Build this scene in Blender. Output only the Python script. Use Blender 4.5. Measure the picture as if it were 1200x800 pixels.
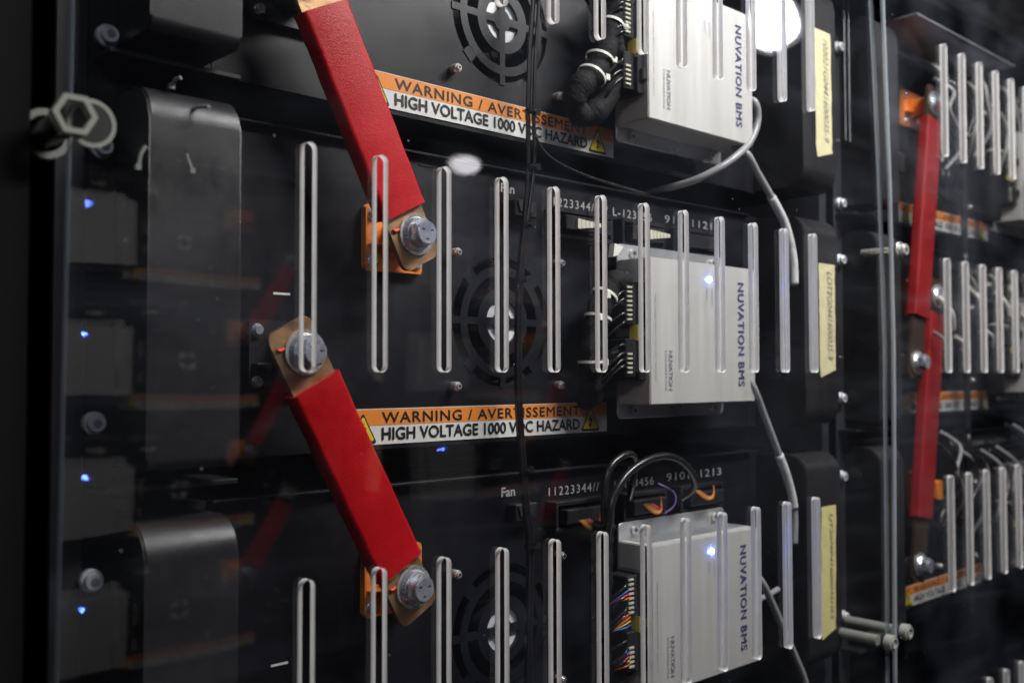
import bpy, bmesh, math, random
from mathutils import Vector, Matrix
random.seed(7)
for o in list(bpy.data.objects): bpy.data.objects.remove(o)
S = bpy.context.scene
C = S.collection
R = math.radians
# World axes: X runs right along the rack front, Y goes into the rack, Z up; metres.
# ------------------------------------------------------------- camera
cam_d = bpy.data.cameras.new('camera')
cam = bpy.data.objects.new('camera', cam_d); C.objects.link(cam); S.camera = cam
yaw, pit, rol = 0.7512, 0.0337, -0.002
Fw = Vector((math.sin(yaw)*math.cos(pit), math.cos(yaw)*math.cos(pit), math.sin(pit)))
Rt = Vector((math.cos(yaw), -math.sin(yaw), 0)); Up = Rt.cross(Fw)
R2 = Rt*math.cos(rol)+Up*math.sin(rol); U2 = -Rt*math.sin(rol)+Up*math.cos(rol)
cam.matrix_world = Matrix(((R2.x, U2.x, -Fw.x, 0), (R2.y, U2.y, -Fw.y, -.5), (R2.z, U2.z, -Fw.z, 0), (0, 0, 0, 1)))
cam_d.sensor_width = 36; cam_d.lens = 35.13; cam_d.clip_start = .02; cam_d.clip_end = 100
cam_d.dof.use_dof = True; cam_d.dof.focus_distance = .76; cam_d.dof.aperture_fstop = 5.8
# ------------------------------------------------------------- light
W = bpy.data.worlds.new('World'); S.world = W; W.use_nodes = True
bg = W.node_tree.nodes['Background']; bg.inputs[0].default_value = (.70, .80, 1, 1); bg.inputs[1].default_value = .0032
S.view_settings.view_transform = 'Standard'; S.view_settings.look = 'None'; S.view_settings.exposure = 0; S.view_settings.gamma = 1
S.render.engine = 'CYCLES'
cy = S.cycles
cy.use_denoising = True; cy.max_bounces = 8; cy.transparent_max_bounces = 40; cy.diffuse_bounces = 3; cy.glossy_bounces = 4
cy.caustics_reflective = False; cy.caustics_refractive = False; cy.sample_clamp_indirect = 4
def area(name, loc, target, sx, sy, power, col):
    d = bpy.data.lights.new(name, 'AREA'); d.shape = 'RECTANGLE'; d.size = sx; d.size_y = sy; d.energy = power; d.color = col
    o = bpy.data.objects.new(name, d); C.objects.link(o); o.location = loc
    o.rotation_euler = (Vector(target)-Vector(loc)).to_track_quat('-Z', 'Y').to_euler()
    return o
area('ceiling_light_over_aisle', (.92, -.53, .86), (.82, -.20, .0), .7, .14, 25, (1, .97, .93))
area('fill_light_facing_racks', (.9, -.55, 1.75), (.8, -1.3, .1), .7, .2, 7.5, (.93, .95, 1))  # added fill that brightens the facing racks for their mirror image
area('fill_light_left', (-.55, -1.0, .95), (.40, .0, .0), .35, .2, 3.6, (.92, .95, 1))  # added weak fill from front left, lifting the orange terminals

# ------------------------------------------------------------- materials
def mat(name, col, rough=.5, metal=0, spec=.5, emit=None, es=0, bump=0, bscale=200, vary=0, vscale=30, stretch=None, coat=0):
    m = bpy.data.materials.new(name); m.use_nodes = True; nt = m.node_tree; n = nt.nodes; b = n['Principled BSDF']
    b.inputs['Base Color'].default_value = (*col, 1); b.inputs['Roughness'].default_value = rough; b.inputs['Metallic'].default_value = metal
    b.inputs['Specular IOR Level'].default_value = spec; b.inputs['Coat Weight'].default_value = coat
    if emit: b.inputs['Emission Color'].default_value = (*emit, 1); b.inputs['Emission Strength'].default_value = es
    if bump or vary:
        tc = n.new('ShaderNodeTexCoord'); mp = n.new('ShaderNodeMapping'); nt.links.new(tc.outputs['Object'], mp.inputs[0])
        if stretch: mp.inputs['Scale'].default_value = stretch
    if bump:
        t = n.new('ShaderNodeTexNoise'); t.inputs['Scale'].default_value = bscale; t.inputs['Detail'].default_value = 4
        bp = n.new('ShaderNodeBump'); bp.inputs['Strength'].default_value = bump; bp.inputs['Distance'].default_value = .001
        nt.links.new(mp.outputs[0], t.inputs['Vector']); nt.links.new(t.outputs['Fac'], bp.inputs['Height']); nt.links.new(bp.outputs[0], b.inputs['Normal'])
    if vary:
        t = n.new('ShaderNodeTexNoise'); t.inputs['Scale'].default_value = vscale; t.inputs['Detail'].default_value = 8; t.inputs['Roughness'].default_value = .65
        nt.links.new(mp.outputs[0], t.inputs['Vector'])
        r = n.new('ShaderNodeMapRange'); r.inputs[1].default_value = .3; r.inputs[2].default_value = .7
        r.inputs[3].default_value = 1-vary; r.inputs[4].default_value = 1+vary
        nt.links.new(t.outputs['Fac'], r.inputs[0])
        hs = n.new('ShaderNodeHueSaturation'); hs.inputs['Color'].default_value = (*col, 1)
        nt.links.new(r.outputs[0], hs.inputs['Value']); nt.links.new(hs.outputs[0], b.inputs['Base Color'])
        r2 = n.new('ShaderNodeMapRange'); r2.inputs[1].default_value = .3; r2.inputs[2].default_value = .7
        r2.inputs[3].default_value = max(0, rough-.12); r2.inputs[4].default_value = min(1, rough+.12)
        nt.links.new(t.outputs['Fac'], r2.inputs[0]); nt.links.new(r2.outputs[0], b.inputs['Roughness'])
    return m
M = dict(
    panel=mat('black_powder_coat', (.0070, .0074, .0105), .40, spec=.40, bump=.12, bscale=1500, vary=.30, vscale=14),
    chassis=mat('black_steel', (.008, .008, .010), .6, spec=.3, vary=.3),
    cover=mat('black_cover_plastic', (.017, .017, .019), .38, spec=.45, bump=.25, bscale=1200, vary=.25, vscale=20),
    black=mat('black_plastic', (.014, .014, .016), .38, vary=.2, vscale=60),
    dark=mat('dark_void', (.004, .004, .005), .8),
    gap=mat('matt_black_foam', (.006, .006, .006), .95, spec=.1),
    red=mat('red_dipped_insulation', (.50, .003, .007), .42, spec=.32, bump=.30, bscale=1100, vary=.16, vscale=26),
    red_far=mat('dimmed_red_insulation', (.30, .012, .014), .5, spec=.3, bump=.3, bscale=900, vary=.15, vscale=26),  # red muted to paint in the dimmer, hazier view at the right
    brass=mat('tarnished_copper', (.42, .25, .13), .42, metal=.75, bump=.15, bscale=300, vary=.35, vscale=45),
    brown=mat('dark_copper', (.07, .045, .03), .5, metal=.4),  # darker copper for the farther straps
    boltface=mat('satin_bolt', (.80, .82, .86), .45, metal=.35, vary=.2, vscale=120),
    zinc=mat('zinc_plated_steel', (.76, .80, .90), .22, metal=.75, vary=.2, vscale=90),
    steel=mat('bright_steel', (.80, .79, .76), .28, metal=.75, vary=.15, vscale=60),
    orange=mat('orange_plastic', (.82, .25, .03), .38, bump=.15, bscale=300, vary=.2, vscale=30),
    alu=mat('brushed_aluminium', (.66, .65, .63), .46, metal=.35, bump=.06, bscale=60, vary=.045, vscale=9, stretch=(9, 9, .35)),
    aludark=mat('anodised_plate', (.62, .63, .65), .36, metal=.7, vary=.12, vscale=20),
    white=mat('printed_white', (.78, .78, .76), .5),
    labelw=mat('label_white', (.72, .72, .70), .45, vary=.05, vscale=40),
    labelo=mat('label_orange', (.82, .27, .045), .45, vary=.06, vscale=40),
    yellow=mat('label_yellow', (.80, .62, .03), .45, vary=.08),
    ink=mat('black_ink', (.012, .012, .012), .5),
    navy=mat('navy_ink', (.045, .05, .15), .5),
    pencil=mat('marker_ink', (.20, .19, .17), .6), faint=mat('faint_print', (.42, .42, .42), .5),
    greyink=mat('grey_ink', (.22, .22, .25), .5),
    tape=mat('masking_tape_pale', (.66, .60, .36), .75, bump=.5, bscale=260, vary=.10, vscale=60),
    tape2=mat('masking_tape_yellow', (.70, .63, .27), .75, bump=.5, bscale=260, vary=.10, vscale=60),
    hub=mat('silver_sticker', (.86, .87, .90), .35, metal=.1, vary=.18, vscale=70),
    braid=mat('braided_sleeve', (.009, .009, .010), .75, spec=.25, bump=.8, bscale=700, vary=.4, vscale=200),
    cable=mat('black_cable', (.013, .013, .014), .25, spec=.6),
    greycable=mat('grey_cable', (.30, .30, .31), .35, vary=.12),
    tie=mat('white_nylon', (.75, .74, .68), .4),
    cream=mat('cream_plastic', (.55, .53, .42), .5),
    wo=mat('orange_wire', (.55, .12, .015), .4), wy=mat('yellow_wire', (.55, .40, .03), .4), wb=mat('blue_wire', (.03, .10, .45), .35),
    wp=mat('violet_wire', (.28, .16, .5), .35), wr=mat('red_wire', (.55, .02, .02), .35),
    led=mat('blue_led_lit', (.1, .2, .8), .4, emit=(.10, .19, 1.0), es=380), led2=mat('blue_led_dim', (.05, .1, .6), .4, emit=(.04, .10, 1.0), es=30),
    rail=mat('grey_rail_paint', (.030, .031, .038), .45, spec=.4, vary=.25, vscale=20),
    tray=mat('galvanised_tray', (.30, .31, .33), .45, metal=.6, vary=.2),
    lamp=mat('lit_lamp_diffuser', (.9, .9, .9), .5, emit=(1, .97, 1.0), es=42),
    lamp_soft=mat('lit_lamp_soft', (.9, .9, .9), .5, emit=(1, .95, 1.0), es=9), lamp_rim=mat('lit_reflector_rim', (.9, .9, .9), .5, emit=(.95, .97, 1.0), es=3),
    housing=mat('lamp_housing', (.3, .3, .3), .5),
    tag=mat('white_cable_tag', (.62, .62, .62), .5, vary=.2, vscale=150),
    mark=mat('red_torque_paint', (.85, .09, .03), .5),
    frost=None)
def clear_mat(name, edge, film=.005, rgh=.012, wob=.10):
    m = bpy.data.materials.new(name); m.use_nodes = True; nt = m.node_tree; n = nt.nodes; n.clear(); L = nt.links.new
    out = n.new('ShaderNodeOutputMaterial')
    if edge:      # saw-cut frosted edge of the sheet
        tc = n.new('ShaderNodeTexCoord'); t = n.new('ShaderNodeTexNoise'); t.inputs['Scale'].default_value = 60; L(tc.outputs['Object'], t.inputs['Vector'])
        r = n.new('ShaderNodeMapRange'); r.inputs[3].default_value = .72; r.inputs[4].default_value = .95; L(t.outputs['Fac'], r.inputs[0])
        cb = n.new('ShaderNodeCombineColor'); L(r.outputs[0], cb.inputs[0]); L(r.outputs[0], cb.inputs[1]); L(r.outputs[0], cb.inputs[2])
        d = n.new('ShaderNodeBsdfDiffuse'); L(cb.outputs[0], d.inputs[0])
        tl = n.new('ShaderNodeBsdfTranslucent'); L(cb.outputs[0], tl.inputs[0])
        g = n.new('ShaderNodeBsdfGlossy'); g.inputs[1].default_value = .3
        a = n.new('ShaderNodeMixShader'); a.inputs[0].default_value = .45; L(d.outputs[0], a.inputs[1]); L(tl.outputs[0], a.inputs[2])
        b = n.new('ShaderNodeMixShader'); b.inputs[0].default_value = .08; L(a.outputs[0], b.inputs[1]); L(g.outputs[0], b.inputs[2])
        L(b.outputs[0], out.inputs[0]); return m
    ge = n.new('ShaderNodeNewGeometry'); dp = n.new('ShaderNodeVectorMath'); dp.operation = 'DOT_PRODUCT'
    L(ge.outputs['Normal'], dp.inputs[0]); L(ge.outputs['Incoming'], dp.inputs[1])
    def mth(op, a, b=None):
        x = n.new('ShaderNodeMath'); x.operation = op
        for i, v in enumerate((a, b)):
            if v is None: continue
            if isinstance(v, (int, float)): x.inputs[i].default_value = v
            else: L(v, x.inputs[i])
        return x.outputs[0]
    c = mth('ABSOLUTE', dp.outputs['Value']); s = mth('POWER', mth('SUBTRACT', 1, c), 5); f = mth('ADD', mth('MULTIPLY', s, .955), .045)
    tr = n.new('ShaderNodeBsdfTransparent'); tr.inputs[0].default_value = (.965, .97, .975, 1)
    gl = n.new('ShaderNodeBsdfGlossy'); gl.inputs[1].default_value = rgh
    tc = n.new('ShaderNodeTexCoord')
    wv = n.new('ShaderNodeTexNoise'); wv.inputs['Scale'].default_value = 5; L(tc.outputs['Object'], wv.inputs['Vector'])
    bp = n.new('ShaderNodeBump'); bp.inputs['Strength'].default_value = wob; bp.inputs['Distance'].default_value = .01; L(wv.outputs['Fac'], bp.inputs['Height']); L(bp.outputs[0], gl.inputs['Normal'])
    mx = n.new('ShaderNodeMixShader'); L(f, mx.inputs[0]); L(tr.outputs[0], mx.inputs[1]); L(gl.outputs[0], mx.inputs[2])
    # dust specks and film; bluish tint and streaks paint in haze and reflections
    n1 = n.new('ShaderNodeTexNoise'); n1.inputs['Scale'].default_value = 7; n1.inputs['Detail'].default_value = 6; L(tc.outputs['Object'], n1.inputs['Vector'])
    n2 = n.new('ShaderNodeTexVoronoi'); n2.inputs['Scale'].default_value = 95; L(tc.outputs['Object'], n2.inputs['Vector'])
    sp = n.new('ShaderNodeMapRange'); sp.inputs[1].default_value = .075; sp.inputs[2].default_value = .03; sp.inputs[3].default_value = 0; sp.inputs[4].default_value = 1; L(n2.outputs['Distance'], sp.inputs[0])
    fl = n.new('ShaderNodeMapRange'); fl.inputs[1].default_value = .42; fl.inputs[2].default_value = .72; fl.inputs[3].default_value = .0010; fl.inputs[4].default_value = film; L(n1.outputs['Fac'], fl.inputs[0])
    sel = mth('GREATER_THAN', mth('FRACT', mth('MULTIPLY', n2.outputs['Distance'], 1)), -1)
    wn = n.new('ShaderNodeSeparateColor'); L(n2.outputs['Color'], wn.inputs[0]); keep = mth('GREATER_THAN', wn.outputs[0], .93)
    mp = n.new('ShaderNodeMapping'); mp.inputs['Rotation'].default_value = (0, .6, 0); mp.inputs['Scale'].default_value = (2.2, 1, 16); L(tc.outputs['Object'], mp.inputs[0])
    n3 = n.new('ShaderNodeTexNoise'); n3.inputs['Scale'].default_value = 2.2; n3.inputs['Detail'].default_value = 5; n3.inputs['Distortion'].default_value = .6; L(mp.outputs[0], n3.inputs['Vector'])
    st = n.new('ShaderNodeMapRange'); st.inputs[1].default_value = .52; st.inputs[2].default_value = .80; st.inputs[3].default_value = 0; st.inputs[4].default_value = film*1.3; L(n3.outputs['Fac'], st.inputs[0])  # streaks painted in place of structured reflections
    fac = mth('ADD', mth('ADD', fl.outputs[0], mth('MULTIPLY', st.outputs[0], mth('MULTIPLY', n1.outputs['Fac'], 1.4))), mth('MULTIPLY', mth('MULTIPLY', sp.outputs[0], keep), .20))
    df = n.new('ShaderNodeBsdfDiffuse'); df.inputs[0].default_value = (.70, .76, .95, 1)
    m2 = n.new('ShaderNodeMixShader'); L(fac, m2.inputs[0]); L(mx.outputs[0], m2.inputs[1]); L(df.outputs[0], m2.inputs[2])
    L(m2.outputs[0], out.inputs[0]); return m
M['clear'] = clear_mat('clear_polycarbonate', False); M['edge'] = clear_mat('frosted_cut_edge', True); M['clear2'] = clear_mat('hazed_clear_polycarbonate', False, .018, .04, .4)  # farther sheet: stronger film paints in glare haze
def rim(k=.85):
    m = bpy.data.materials.new('polished_sheet_rim'); m.use_nodes = True; nt = m.node_tree; n = nt.nodes; n.clear(); L = nt.links.new
    out = n.new('ShaderNodeOutputMaterial'); t = n.new('ShaderNodeBsdfTransparent'); t.inputs[0].default_value = (.55, .62, .68, 1)
    g = n.new('ShaderNodeBsdfGlossy'); g.inputs[0].default_value = (.8, .85, .9, 1); g.inputs[1].default_value = .25
    d = n.new('ShaderNodeBsdfDiffuse'); d.inputs[0].default_value = (.62, .68, .76, 1)
    a = n.new('ShaderNodeMixShader'); a.inputs[0].default_value = k; L(t.outputs[0], a.inputs[1]); L(d.outputs[0], a.inputs[2])
    b = n.new('ShaderNodeMixShader'); b.inputs[0].default_value = .12; L(a.outputs[0], b.inputs[1]); L(g.outputs[0], b.inputs[2]); L(b.outputs[0], out.inputs[0]); return m
M['rim'] = rim(.62); M['rim_near'] = rim(.42)
def nylon():
    m = mat('clear_nylon', (.52, .53, .49), .25); b = m.node_tree.nodes['Principled BSDF']; b.inputs['Transmission Weight'].default_value = .55; b.inputs['IOR'].default_value = 1.3
    return m
M['nylon'] = nylon()

# ------------------------------------------------------------- mesh helpers
def bx(bm, x0, x1, y0, y1, z0, z1, mi=0):
    v = [bm.verts.new(p) for p in ((x0,y0,z0),(x1,y0,z0),(x1,y1,z0),(x0,y1,z0),(x0,y0,z1),(x1,y0,z1),(x1,y1,z1),(x0,y1,z1))]
    fs = []
    for q in ((0,3,2,1),(4,5,6,7),(0,1,5,4),(1,2,6,5),(2,3,7,6),(3,0,4,7)):
        f = bm.faces.new([v[i] for i in q]); f.material_index = mi; fs.append(f)
    return v, fs
def bevel(bm, w, seg=2):
    bmesh.ops.bevel(bm, geom=bm.edges[:], offset=w, segments=seg, affect='EDGES', clamp_overlap=True)
def prism(bm, pts, y0, y1, mi=0):
    """polygon given in (x, z), extruded from y0 (front) to y1."""
    a = [bm.verts.new((x, y0, z)) for x, z in pts]; b = [bm.verts.new((x, y1, z)) for x, z in pts]
    fs = [bm.faces.new(a), bm.faces.new(b[::-1])]; n = len(pts)
    for i in range(n): fs.append(bm.faces.new((a[(i+1) % n], a[i], b[i], b[(i+1) % n])))
    for f in fs: f.material_index = mi
    return fs
def disc(bm, cx, cz, r, y0, y1, n=20, mi=0, rot=0):
    return prism(bm, [(cx+r*math.cos(rot+2*math.pi*i/n), cz+r*math.sin(rot+2*math.pi*i/n)) for i in range(n)], y0, y1, mi)
def ringp(bm, cx, cz, ro, ri, y0, y1, n=48, a0=0, a1=2*math.pi):
    full = abs(a1-a0-2*math.pi) < 1e-6; k = n if full else n+1; L = []
    for i in range(k):
        a = a0+(a1-a0)*i/n; c, s = math.cos(a), math.sin(a)
        L.append([bm.verts.new((cx+r*c, y, cz+r*s)) for r, y in ((ro,y0),(ri,y0),(ri,y1),(ro,y1))])
    for i in range(n if full else n):
        p, q = L[i], L[(i+1) % k] if full else L[i+1]
        for j in range(4): bm.faces.new((p[j], q[j], q[(j+1) % 4], p[(j+1) % 4]))
    if not full: bm.faces.new(L[0]); bm.faces.new(L[-1][::-1])
def rrect(x0, x1, z0, z1, r, n=5):
    P = []
    for cx, cz, a in ((x1-r, z1-r, 0), (x0+r, z1-r, 90), (x0+r, z0+r, 180), (x1-r, z0+r, 270)):
        for i in range(n+1):
            t = R(a+90*i/n); P.append((cx+r*math.cos(t), cz+r*math.sin(t)))
    return P
def smooth_path(pts, n=8):
    P = [Vector(p) for p in pts]; Q = []
    for i in range(len(P)-1):
        a, b, c, d = P[max(i-1, 0)], P[i], P[i+1], P[min(i+2, len(P)-1)]
        for k in range(n):
            t = k/n; Q.append(.5*((2*b)+(c-a)*t+(2*a-5*b+4*c-d)*t*t+(3*b-a-3*c+d)*t**3))
    return Q+[P[-1]]
def tube(bm, pts, r, sides=10, n=8, mi=0, smooth=True, rf=None, jit=0):
    Q = smooth_path(pts, n) if smooth else [Vector(p) for p in pts]; L = []; prev = None
    for i, p in enumerate(Q):
        t = (Q[min(i+1, len(Q)-1)]-Q[max(i-1, 0)]).normalized()
        u = prev - t*prev.dot(t) if prev else t.orthogonal()
        u.normalize(); prev = u; v = t.cross(u); rr = r*(rf(i/(len(Q)-1)) if rf else 1)
        L.append([bm.verts.new(p+(u*math.cos(2*math.pi*k/sides)+v*math.sin(2*math.pi*k/sides))*rr*(1+random.uniform(-jit, jit))) for k in range(sides)])
    for a, b in zip(L, L[1:]):
        for k in range(sides):
            f = bm.faces.new((a[k], a[(k+1) % sides], b[(k+1) % sides], b[k])); f.smooth = True; f.material_index = mi
    for f in (bm.faces.new(L[0][::-1]), bm.faces.new(L[-1])): f.material_index = mi
def obj(name, bm, m, parent=None, loc=None, shade=None):
    if shade is not None:
        for f in bm.faces: f.smooth = True
    bmesh.ops.recalc_face_normals(bm, faces=bm.faces[:])
    me = bpy.data.meshes.new(name); bm.to_mesh(me); bm.free()
    for x in (m if isinstance(m, (list, tuple)) else [m]): me.materials.append(x)
    if shade is not None: me.set_sharp_from_angle(angle=R(shade))
    o = bpy.data.objects.new(name, me); C.objects.link(o)
    if parent: o.parent = parent
    if loc: o.location = loc
    return o
def again(o, parent, loc):
    c = o.copy(); C.objects.link(c); c.parent = parent; c.location = loc; return c
def tag(o, label, cat, group=None):
    o['label'] = label; o['category'] = cat
    if group: o['group'] = group
    return o
def thing(name, label, cat, loc=(0,0,0), group=None):
    o = bpy.data.objects.new(name, None); C.objects.link(o); o.location = loc; o.empty_display_size = .02
    return tag(o, label, cat, group)
def dup(root, loc, label=None, group=None, rotz=None):
    def cp(o, par):
        c = o.copy(); C.objects.link(c)
        if par: c.parent = par
        for ch in [x for x in bpy.data.objects if x.parent == o]: cp(ch, c)
        return c
    r = cp(root, None); r.location = loc
    if rotz is not None: r.rotation_euler = (0, 0, rotz)
    if label: r['label'] = label
    if group: r['group'] = group
    return r
def text_obj(name, s, m, parent, x0, x1, z0, z1, y, vertical=False, bold=0, shear=0, spacing=1.0):
    """flat printed lettering filling the box; vertical text reads downwards."""
    cu = bpy.data.curves.new(name, 'FONT'); cu.body = s; cu.size = 1; cu.shear = shear; cu.space_character = spacing; cu.resolution_u = 3
    t = bpy.data.objects.new('t', cu); C.objects.link(t); bpy.context.view_layer.update()
    me = bpy.data.meshes.new_from_object(t.evaluated_get(bpy.context.evaluated_depsgraph_get()))
    bpy.data.objects.remove(t); bpy.data.curves.remove(cu)
    xs = [v.co.x for v in me.vertices]; ys = [v.co.y for v in me.vertices]
    ax, bx_, ay, by = min(xs), max(xs), min(ys), max(ys)
    for v in me.vertices:
        u = (v.co.x-ax)/(bx_-ax); w = (v.co.y-ay)/(by-ay)
        v.co = (x0+w*(x1-x0), y, z1-u*(z1-z0)) if vertical else (x0+u*(x1-x0), y, z0+w*(z1-z0))
    if bold:
        w = bold*(z1-z0 if not vertical else x1-x0); bm = bmesh.new()
        for k, (dx, dz) in enumerate(((-1, 0), (1, 0), (0, 1), (0, -1))):
            n0 = len(bm.verts); bm.from_mesh(me); bm.verts.ensure_lookup_table()
            for v in bm.verts[n0:]: v.co += Vector((dx*w, -.000012*k, dz*w))
        bm.to_mesh(me); bm.free()
    me.name = name; me.materials.clear(); me.materials.append(m)
    o = bpy.data.objects.new(name, me); C.objects.link(o); o.parent = parent
    return o

# ------------------------------------------------------------- rack structure
PITCH = .252
def shield(name, label, pts, slots, r, group, cm='clear', ex=.0023):
    cu = bpy.data.curves.new('c', 'CURVE'); cu.dimensions = '2D'; cu.fill_mode = 'BOTH'; cu.extrude = ex; cu.bevel_depth = .00015; cu.bevel_resolution = 0
    def spl(P):
        s = cu.splines.new('POLY'); s.points.add(len(P)-1)
        for i, (x, z) in enumerate(P): s.points[i].co = (x, z, 0, 1)
        s.use_cyclic_u = True
    spl(pts)
    for cx, za, zb in slots: spl(rrect(cx-r, cx+r, za, zb, r*.98, 5))
    t = bpy.data.objects.new('t', cu); C.objects.link(t); bpy.context.view_layer.update()
    me = bpy.data.meshes.new_from_object(t.evaluated_get(bpy.context.evaluated_depsgraph_get()))
    bpy.data.objects.remove(t); bpy.data.curves.remove(cu)
    for v in me.vertices: v.co = (v.co.x, v.co.z*-1+ex+.0002, v.co.y)
    me.update()
    bm = bmesh.new(); bm.from_mesh(me); bmesh.ops.remove_doubles(bm, verts=bm.verts[:], dist=1e-6); bmesh.ops.recalc_face_normals(bm, faces=bm.faces[:])
    lo = min(p[0] for p in pts)+.0; 
    def outer(f):
        c = f.calc_center_median(); zs = sorted(pts, key=lambda p: p[1])
        return max(v.co.z for v in f.verts)-min(v.co.z for v in f.verts) > .14 or abs(c.x-slots[0][0]) > .05 and not any(abs(c.x-q[0]) < r*1.3 for q in slots)
    for f in bm.faces: f.material_index = 0 if abs(f.normal.y) > .95 else 2 if outer(f) else 1
    root = thing(name, label, 'door panel', group=group)
    o = obj('clear_sheet', bm, [M[cm], M['edge'], M['rim' if cm == 'clear2' else 'rim_near']], root)
    bpy.data.meshes.remove(me)
    return root
NSLOT, SX0, SDX, SH, SZ = 12, .3076, .0507, .1336, .0019
def slot_list(dx): return [(SX0+dx+i*SDX, SZ+k*PITCH, SZ+k*PITCH+SH) for k in (-2, -1, 0, 1) for i in range(NSLOT)]
sh1 = shield('door_shield', 'large clear slotted door sheet in front of the near rack, three slot rows in view',
             [(.1655, -.62), (1.006, -.62), (1.0045, -.31), (1.0085, .03), (1.001, .21), (.988, .40), (.980, .55), (.1775, .55)], slot_list(0), .0043, 'clear slotted door sheets')
DX = .856
sh2 = shield('door_shield', 'clear slotted door sheet of the farther rack at the right edge of the photo',
             [(1.019, -.62), (1.90, -.62), (1.90, .55), (1.005, .55), (1.014, .40), (1.0235, .21), (1.0275, .03), (1.020, -.31)], slot_list(DX), .0042, 'clear slotted door sheets', 'clear2', .0024)

def rack_frame(x, label, side, top=.60):
    t = thing('rack_frame', label, 'rack', (x, 0, 0), 'black rack frames')
    bm = bmesh.new(); bx(bm, .12, 1.13, .40, .41, -.65, top); obj('back_panel', bm, M['gap'], t)
    if side:
        bm = bmesh.new(); bx(bm, .02, .158, .012, .40, -.65, .60); obj('side_panel', bm, M['gap'], t)
    # left post with a returned lip
    bm = bmesh.new(); bx(bm, .196, .2150, .094, .40, -.65, top); bevel(bm, .001, 1); obj('post', bm, M['rail'], t)
    bm = bmesh.new(); bx(bm, 1.040, 1.095, .094, .40, -.65, top); bevel(bm, .001, 1)
    obj('post', bm, M['rail'], t)
    bm = bmesh.new(); bx(bm, .2153, .2325, .097, .13, -.65, top); obj('inner_rail', bm, M['chassis'], t)
    # shelf ledges between the modules, at the left side
    for k in (-1, 0, 1, 2):
        bm = bmesh.new(); bx(bm, .218, .300, .070, .115, .186+(k-0)*PITCH-.252-.0005, .1885+k*PITCH-.252); bevel(bm, .0004, 1)
        obj('shelf_ledge', bm, M['black'], t)
    # head rail
    bm = bmesh.new(); bx(bm, .16, 1.12, .02, .40, .452, top); bevel(bm, .002, 1); obj('head_rail', bm, M['gap'], t)
    bm = bmesh.new(); prism(bm, [(.30, .4285), (.30, .4305), (.60, .4305), (.60, .4285)], .03, .40); obj('top_tray', bm, M['tray'], t)
    # cage bolts in the left post
    for (px, pz) in ((.2245, .2009), (.2220, .1341), (.2195, -.0274), (.2190, -.118), (.2235, .386), (.2190, -.279)):
        bm = bmesh.new(); disc(bm, px, pz, .0068, .0895, .094, 28); disc(bm, px, pz, .0052, .085, .0897, 28); bevel(bm, .0006, 1)
        b = obj('bolt', bm, M['boltface'], t, shade=40)
        bm = bmesh.new(); disc(bm, px, pz, .0026, .0846, .0852, 6); obj('bolt_socket', bm, M['greyink'], b)
    for z in (.275, .02):
        bm = bmesh.new(); disc(bm, 1.078, z, .0014, .090, .0942, 12); obj('rivet', bm, M['steel'], t)
    for q in (1.064, 1.074):
        bm = bmesh.new(); disc(bm, q, 0, .0007, 0, .13, 10)
        for v in bm.verts: v.co = (v.co.x, .074+v.co.z, .27+v.co.y*1.3)
        obj('latch_rod', bm, M['tray'], t)
    return t
fr1 = rack_frame(0, 'black near rack frame with bolts down its left post', True)
fr2 = rack_frame(DX, 'black farther rack frame right of the seam between the doors', False)

# ------------------------------------------------------------- battery module
FX, FZ = .5585, .0442
def screw(parent, x, z, y0=.1, y1=.11, r=.0036, m='steel'):
    bm = bmesh.new(); disc(bm, x, z, r, y0+.0016, y1, 16); disc(bm, x, z, r*.7, y0, y0+.0018, 16); bevel(bm, r*.12, 1)
    o = obj('screw', bm, M[m], parent, shade=40)
    bm = bmesh.new(); disc(bm, x, z, r*.33, y0-.0002, y0+.0008, 6); obj('screw_socket', bm, M['ink'], o)
    return o
def terminal(parent, cx, cz, col, name):
    m = M[col]; w, h = .0270, .0245
    t = bpy.data.objects.new(name, None); C.objects.link(t); t.parent = parent
    bm = bmesh.new(); prism(bm, rrect(cx-w, cx+w, cz-h, cz+h, .004, 4), .1062, .1095)
    # rims and the stepped post that carries the strap
    prism(bm, [(cx-w, cz-h+.003), (cx-w+.0013, cz-h+.003), (cx-w+.0013, cz+h-.003), (cx-w, cz+h-.003)], .1035, .1062)
    prism(bm, [(cx-w+.003, cz-h), (cx+w-.003, cz-h), (cx+w-.003, cz-h+.0015), (cx-w+.003, cz-h+.0015)], .1035, .1062)
    obj('base', bm, m, t)
    bm = bmesh.new(); a = [(cx-w+.003, cz-.0065), (cx+.010, cz-.0065), (cx+.010, cz-.0045), (cx-w+.003, cz-.0045)]
    prism(bm, a, .0985, .1063)
    prism(bm, [(cx-.009, cz-.012), (cx+.012, cz-.012), (cx+.012, cz+.012), (cx-.009, cz+.012)], .086, .1063)
    prism(bm, rrect(cx-.010, cx+.006, cz-.0125, cz+.0125, .003, 3), .0745, .0882); bevel(bm, .0008, 1)
    obj('post', bm, m, t)
    for sx in (-1, 1):
        for sz in (-1, 1):
            bm = bmesh.new(); px, pz = cx+sx*.0205, cz+sz*.0175
            disc(bm, px, pz, .0045, .1040, .1063, 16); disc(bm, px, pz, .0034, .1015, .1042, 16); bevel(bm, .0005, 1)
            o = obj('screw', bm, M['zinc'], t, shade=40)
    return t
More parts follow.
